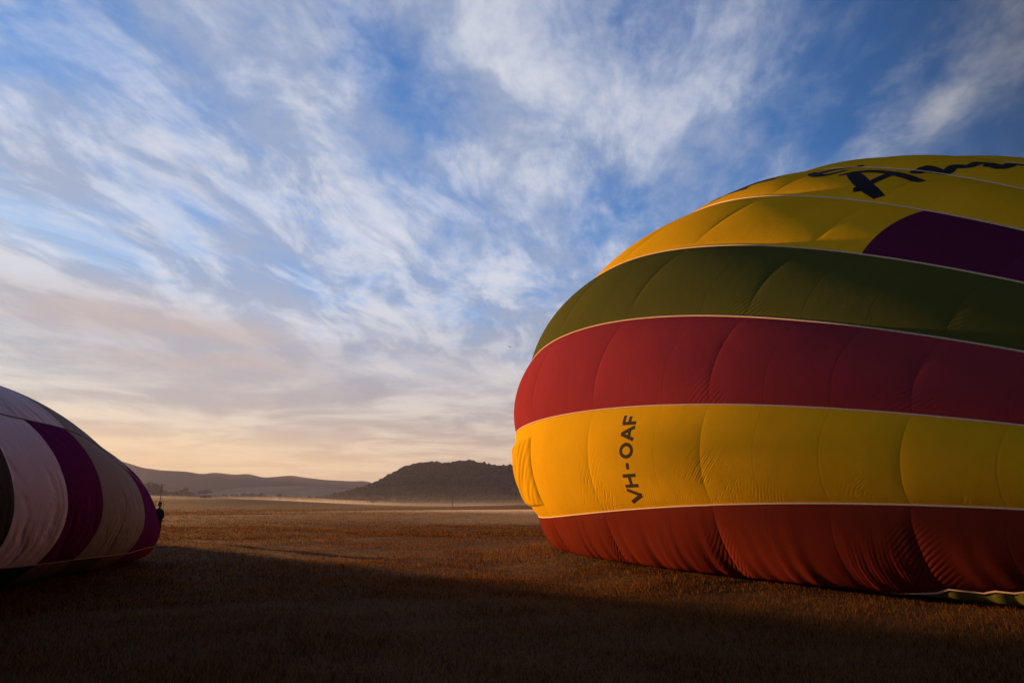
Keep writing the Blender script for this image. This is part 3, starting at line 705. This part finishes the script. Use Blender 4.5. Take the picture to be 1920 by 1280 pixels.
# ------------------------------------------------------------------ shed, poles, fence
def build_shed():
    x, y = SHED; z = float(terrain(x, y))
    root = empty('shed', (x, y, z), R(14)); tag(root, 'long low shed with a pale metal roof on the grassy rise beyond the field', 'shed')
    m_roof = plain('zinc_roof', (0.36, 0.40, 0.45), 0.6, 0.1, 1.5, 0.0); m_wall = plain('shed_boards', (0.16, 0.12, 0.09), 0.9, 0.3, 1.0); m_dark = plain('shed_dark', (0.03, 0.03, 0.035), 0.9)  # one dark colour for gutter, door and windows
    def part(name, V, F, m):
        o = mesh_np(name, V, F, m, None, smooth=False); o.parent = root; return o
    part('wall', *box(-4.0, 4.0, -2.2, 2.2, -0.3, 2.2), m_wall)
    V = np.array([(-4.5, -2.8, 2.15), (4.5, -2.8, 2.15), (4.5, 0, 3.3), (-4.5, 0, 3.3), (4.5, 2.8, 2.15), (-4.5, 2.8, 2.15), (-4.5, -2.8, 2.05), (4.5, -2.8, 2.05), (4.5, 2.8, 2.05), (-4.5, 2.8, 2.05)], float)
    F = np.array([(0, 1, 2, 3), (3, 2, 4, 5), (6, 7, 1, 0), (5, 4, 8, 9)])
    part('roof', V, F, m_roof)
    part('gutter', *box(-4.5, 4.5, -2.95, -2.8, 1.95, 2.15), m_dark)
    part('door', *box(-0.9, 0.9, -2.26, -2.19, -0.2, 1.9), m_dark)
    for a in (-3, 2): part('window', *box(a, a+1.0, -2.25, -2.19, 0.9, 1.6), m_dark)
build_shed()
m_pole = plain('weathered_pole', (0.05, 0.042, 0.035), 0.9, 0.3, 3); m_iron = plain('grey_iron', (0.08, 0.08, 0.085), 0.6, 0.2, 5)
def power_pole(px, D, h, label, trafo):
    loc = spot(px, D); root = empty('power_pole', loc); tag(root, label, 'power pole', 'power poles beyond the field')
    def part(name, VF, m): o = mesh_np(name, VF[0], VF[1], m, None, smooth=False); o.parent = root; return o
    part('pole', tube([(0, 0, -0.3), (0, 0, h*0.5), (0, 0, h)], [0.25, 0.22, 0.18], 8), m_pole)
    part('crossarm', box(-1.3, 1.3, -0.22, -0.12, h-0.55, h-0.38), m_pole)
    for a in (-1.15, -0.45, 0.45, 1.15): part('insulator', tube([(a, -0.17, h-0.38), (a, -0.17, h-0.22), (a, -0.17, h-0.12)], [0.05, 0.08, 0.04], 6), m_iron)
    if trafo:
        part('crossarm', box(-0.8, 0.8, -0.22, -0.12, h-1.9, h-1.75), m_pole)
        part('transformer', tube([(0.3, -0.3, h-2.9), (0.3, -0.3, h-2.8), (0.3, -0.3, h-2.0), (0.3, -0.3, h-1.95)], [0.2, 0.3, 0.3, 0.2], 8), m_iron)
    return loc
pa = power_pole(300, 340, 9.0, 'power pole with crossarms behind the person beside the left balloon', True)
pb = power_pole(848, 330, 7.0, 'lone thin power pole standing before the dark wooded hill', False)
def wire(a, b, sag, label):
    s = np.linspace(0, 1, 40)[:, None]; P = np.array(a)*(1-s)+np.array(b)*s; P[:, 2] -= (4*sag*s*(1-s))[:, 0]
    V, F = tube(P, 0.018, 4, False); o = mesh_np('overhead_wire', V, F, m_iron); tag(o, label, 'wire', 'overhead wires')
pc = (pb[0]-60, pb[1]+20, 7.2)
wire((pa[0]-0.4, pa[1]-0.17, pa[2]+8.9), (pa[0]-60, pa[1]+30, 9.4), 0.5, 'thin overhead wire running left from the power pole by the left balloon')
def build_fence():
    a = spot(284, 150); b = spot(307, 150); root = empty('paddock_fence', a); tag(root, 'short post and rail fence on the field behind the person', 'fence')
    def part(name, VF): o = mesh_np(name, VF[0]-np.array(a), VF[1], m_pole, None, smooth=False); o.parent = root
    for k in range(4):
        s = k/3; x = a[0]*(1-s)+b[0]*s; y = a[1]; z = float(terrain(x, y)); part('post', tube([(x, y, z-0.2), (x, y, z+1.0), (x, y, z+2.1)], [0.04, 0.04, 0.035], 6))
    for hh in (2.0, 1.3): part('rail', tube([(a[0], a[1]-0.07, a[2]+hh), (b[0], b[1]-0.07, b[2]+hh)], [0.025, 0.025], 6))
build_fence()

# ------------------------------------------------------------------ person
def build_person():
    loc = (-16.48, 34.0, float(terrain(-16.48, 34.0))-0.02)
    root = empty('person', loc, R(62)); root.scale = (0.95, 0.95, 0.95); tag(root, 'person in dark jacket and trousers standing behind the left balloon, hand on hip', 'person')
    m_cloth = plain('dark_jacket', (0.018, 0.018, 0.024), 0.85, 0.3, 6); m_trs = plain('dark_trousers', (0.02, 0.02, 0.024), 0.9, 0.3, 6); m_skin = plain('skin', (0.30, 0.17, 0.11), 0.6, 0.1, 8); m_hair = plain('dark_hair', (0.02, 0.014, 0.01), 0.6, 0.3, 20)
    def skin(name, verts, edges, mats, mat_fn, rootv=0, sub=2):
        me = bpy.data.meshes.new(name); me.from_pydata([v[:3] for v in verts], edges, []); o = bpy.data.objects.new(name, me); COL.objects.link(o)
        md = o.modifiers.new('skin', 'SKIN'); md.use_smooth_shade = True
        for i, v in enumerate(verts):
            d = me.skin_vertices[0].data[i]; rr = v[3]; d.radius = rr if isinstance(rr, tuple) else (rr, rr); d.use_root = (i == rootv)
        sb = o.modifiers.new('sub', 'SUBSURF'); sb.levels = sub; sb.render_levels = sub
        dg = bpy.context.evaluated_depsgraph_get(); m2 = bpy.data.meshes.new_from_object(o.evaluated_get(dg)); COL.objects.unlink(o); bpy.data.objects.remove(o)
        for mt in mats: m2.materials.append(mt)
        for p in m2.polygons: p.material_index = mat_fn(p.center); p.use_smooth = True
        ob = bpy.data.objects.new(name, m2); COL.objects.link(ob); ob.parent = root; return ob
    v = [(0, 0, .93, (.17, .12)), (0, 0.02, 1.10, (.19, .17)), (0, 0.06, 1.30, (.22, .19)), (0, 0.0, 1.43, (.10, .08)), (0, -0.03, 1.50, .055), (0, -0.05, 1.58, .075), (0, -0.05, 1.68, .085), (0, -0.04, 1.74, .06),
         (.19, .02, 1.38, .075), (.34, .08, 1.15, .058), (.19, -.08, .98, .045), (-.19, .02, 1.38, .075), (-.30, 0, 1.12, .058), (-.27, -.16, .90, .045),
         (.10, 0, .86, .10), (.12, -.02, .48, .075), (.13, .02, .10, .05), (.13, -.14, .04, .045), (-.10, 0, .86, .10), (-.13, -.10, .48, .075), (-.15, -.06, .10, .05), (-.15, -.22, .04, .045)]
    e = [(0, 1), (1, 2), (2, 3), (3, 4), (4, 5), (5, 6), (6, 7), (2, 8), (8, 9), (9, 10), (2, 11), (11, 12), (12, 13), (0, 14), (14, 15), (15, 16), (16, 17), (0, 18), (18, 19), (19, 20), (20, 21)]
    skin('body', v, e, [m_cloth, m_trs, m_skin], lambda c: 2 if c.z > 1.48 else (1 if c.z < 0.92 and abs(c.x) < 0.25 else 0))
    # hands: palm and five fingers each
    for hx, hy, hz, sx in ((.17, -.09, .96, 1), (-.27, -.17, .86, -1)):
        vv = [(hx, hy, hz, (.03, .02)), (hx, hy-.02, hz-.07, (.038, .018))]; ee = [(0, 1)]
        for q in range(4):
            b = len(vv); fx = hx+(q-1.5)*.019
            vv += [(fx, hy-.03, hz-.10, .010), (fx, hy-.035, hz-.13-(.012 if q in (1, 2) else 0), .009)]; ee += [(1, b), (b, b+1)]
        b = len(vv); vv += [(hx-sx*.045, hy-.02, hz-.05, .011), (hx-sx*.055, hy-.03, hz-.085, .009)]; ee += [(0, b), (b, b+1)]
        skin('hand', vv, ee, [m_skin], lambda c: 0, sub=1)
    # head details and hair
    V, F = [], []
    bm = bmesh.new(); bmesh.ops.create_uvsphere(bm, u_segments=18, v_segments=12, radius=.108)
    for w in bm.verts:
        w.co.x *= .92; w.co.z *= 1.1
        if w.co.y < -0.03 and w.co.z < 0.045: w.co *= 0.8
    me = bpy.data.meshes.new('hair'); bm.to_mesh(me); bm.free(); me.materials.append(m_hair)
    ob = bpy.data.objects.new('hair', me); COL.objects.link(ob); ob.parent = root; ob.location = (0, -0.03, 1.685)
    for p in me.polygons: p.use_smooth = True
    V, F = tube([(0, -.125, 1.68), (0, -.15, 1.655), (0, -.135, 1.645)], [.008, .016, .012], 6); o = mesh_np('nose', V, F, m_skin); o.parent = root
build_person()

# ------------------------------------------------------------------ bird
def build_bird():
    d = px_dir(956, 650); D = 160; P = d*D; P[2] += CAM_H
    root = empty('bird', tuple(P), R(40)); tag(root, 'tiny dark bird gliding high in the pale clouds left of the large balloon', 'bird')
    m = plain('dark_feathers', (0.05, 0.045, 0.045), 0.8)
    V, F = tube([(0, -.22, 0), (0, -.1, .02), (0, .08, .02), (0, .2, .03), (0, .27, .03)], [.03, .07, .08, .05, .015], 8); b = mesh_np('body', V, F, m); b.parent = root
    for s in (-1, 1):
        V = np.array([(s*.05, -.1, .03), (s*.05, .12, .03), (s*.32, .16, .12), (s*.34, -.06, .12), (s*.62, .02, .06), (s*.6, -.06, .06),
                      (s*.05, -.1, .01), (s*.05, .12, .01), (s*.32, .16, .105), (s*.34, -.06, .105), (s*.62, .02, .05), (s*.6, -.06, .05)]); F = np.array([(0, 1, 2, 3), (3, 2, 4, 5), (6, 9, 8, 7), (9, 11, 10, 8)])
        w = mesh_np('wing', V, F, m, smooth=False); w.parent = root
    V = np.array([(-.03, -.2, 0), (.03, -.2, 0), (.09, -.38, .01), (-.09, -.38, .01)]); w = mesh_np('tail', V, np.array([(0, 1, 2, 3)]), m, smooth=False); w.parent = root
build_bird()
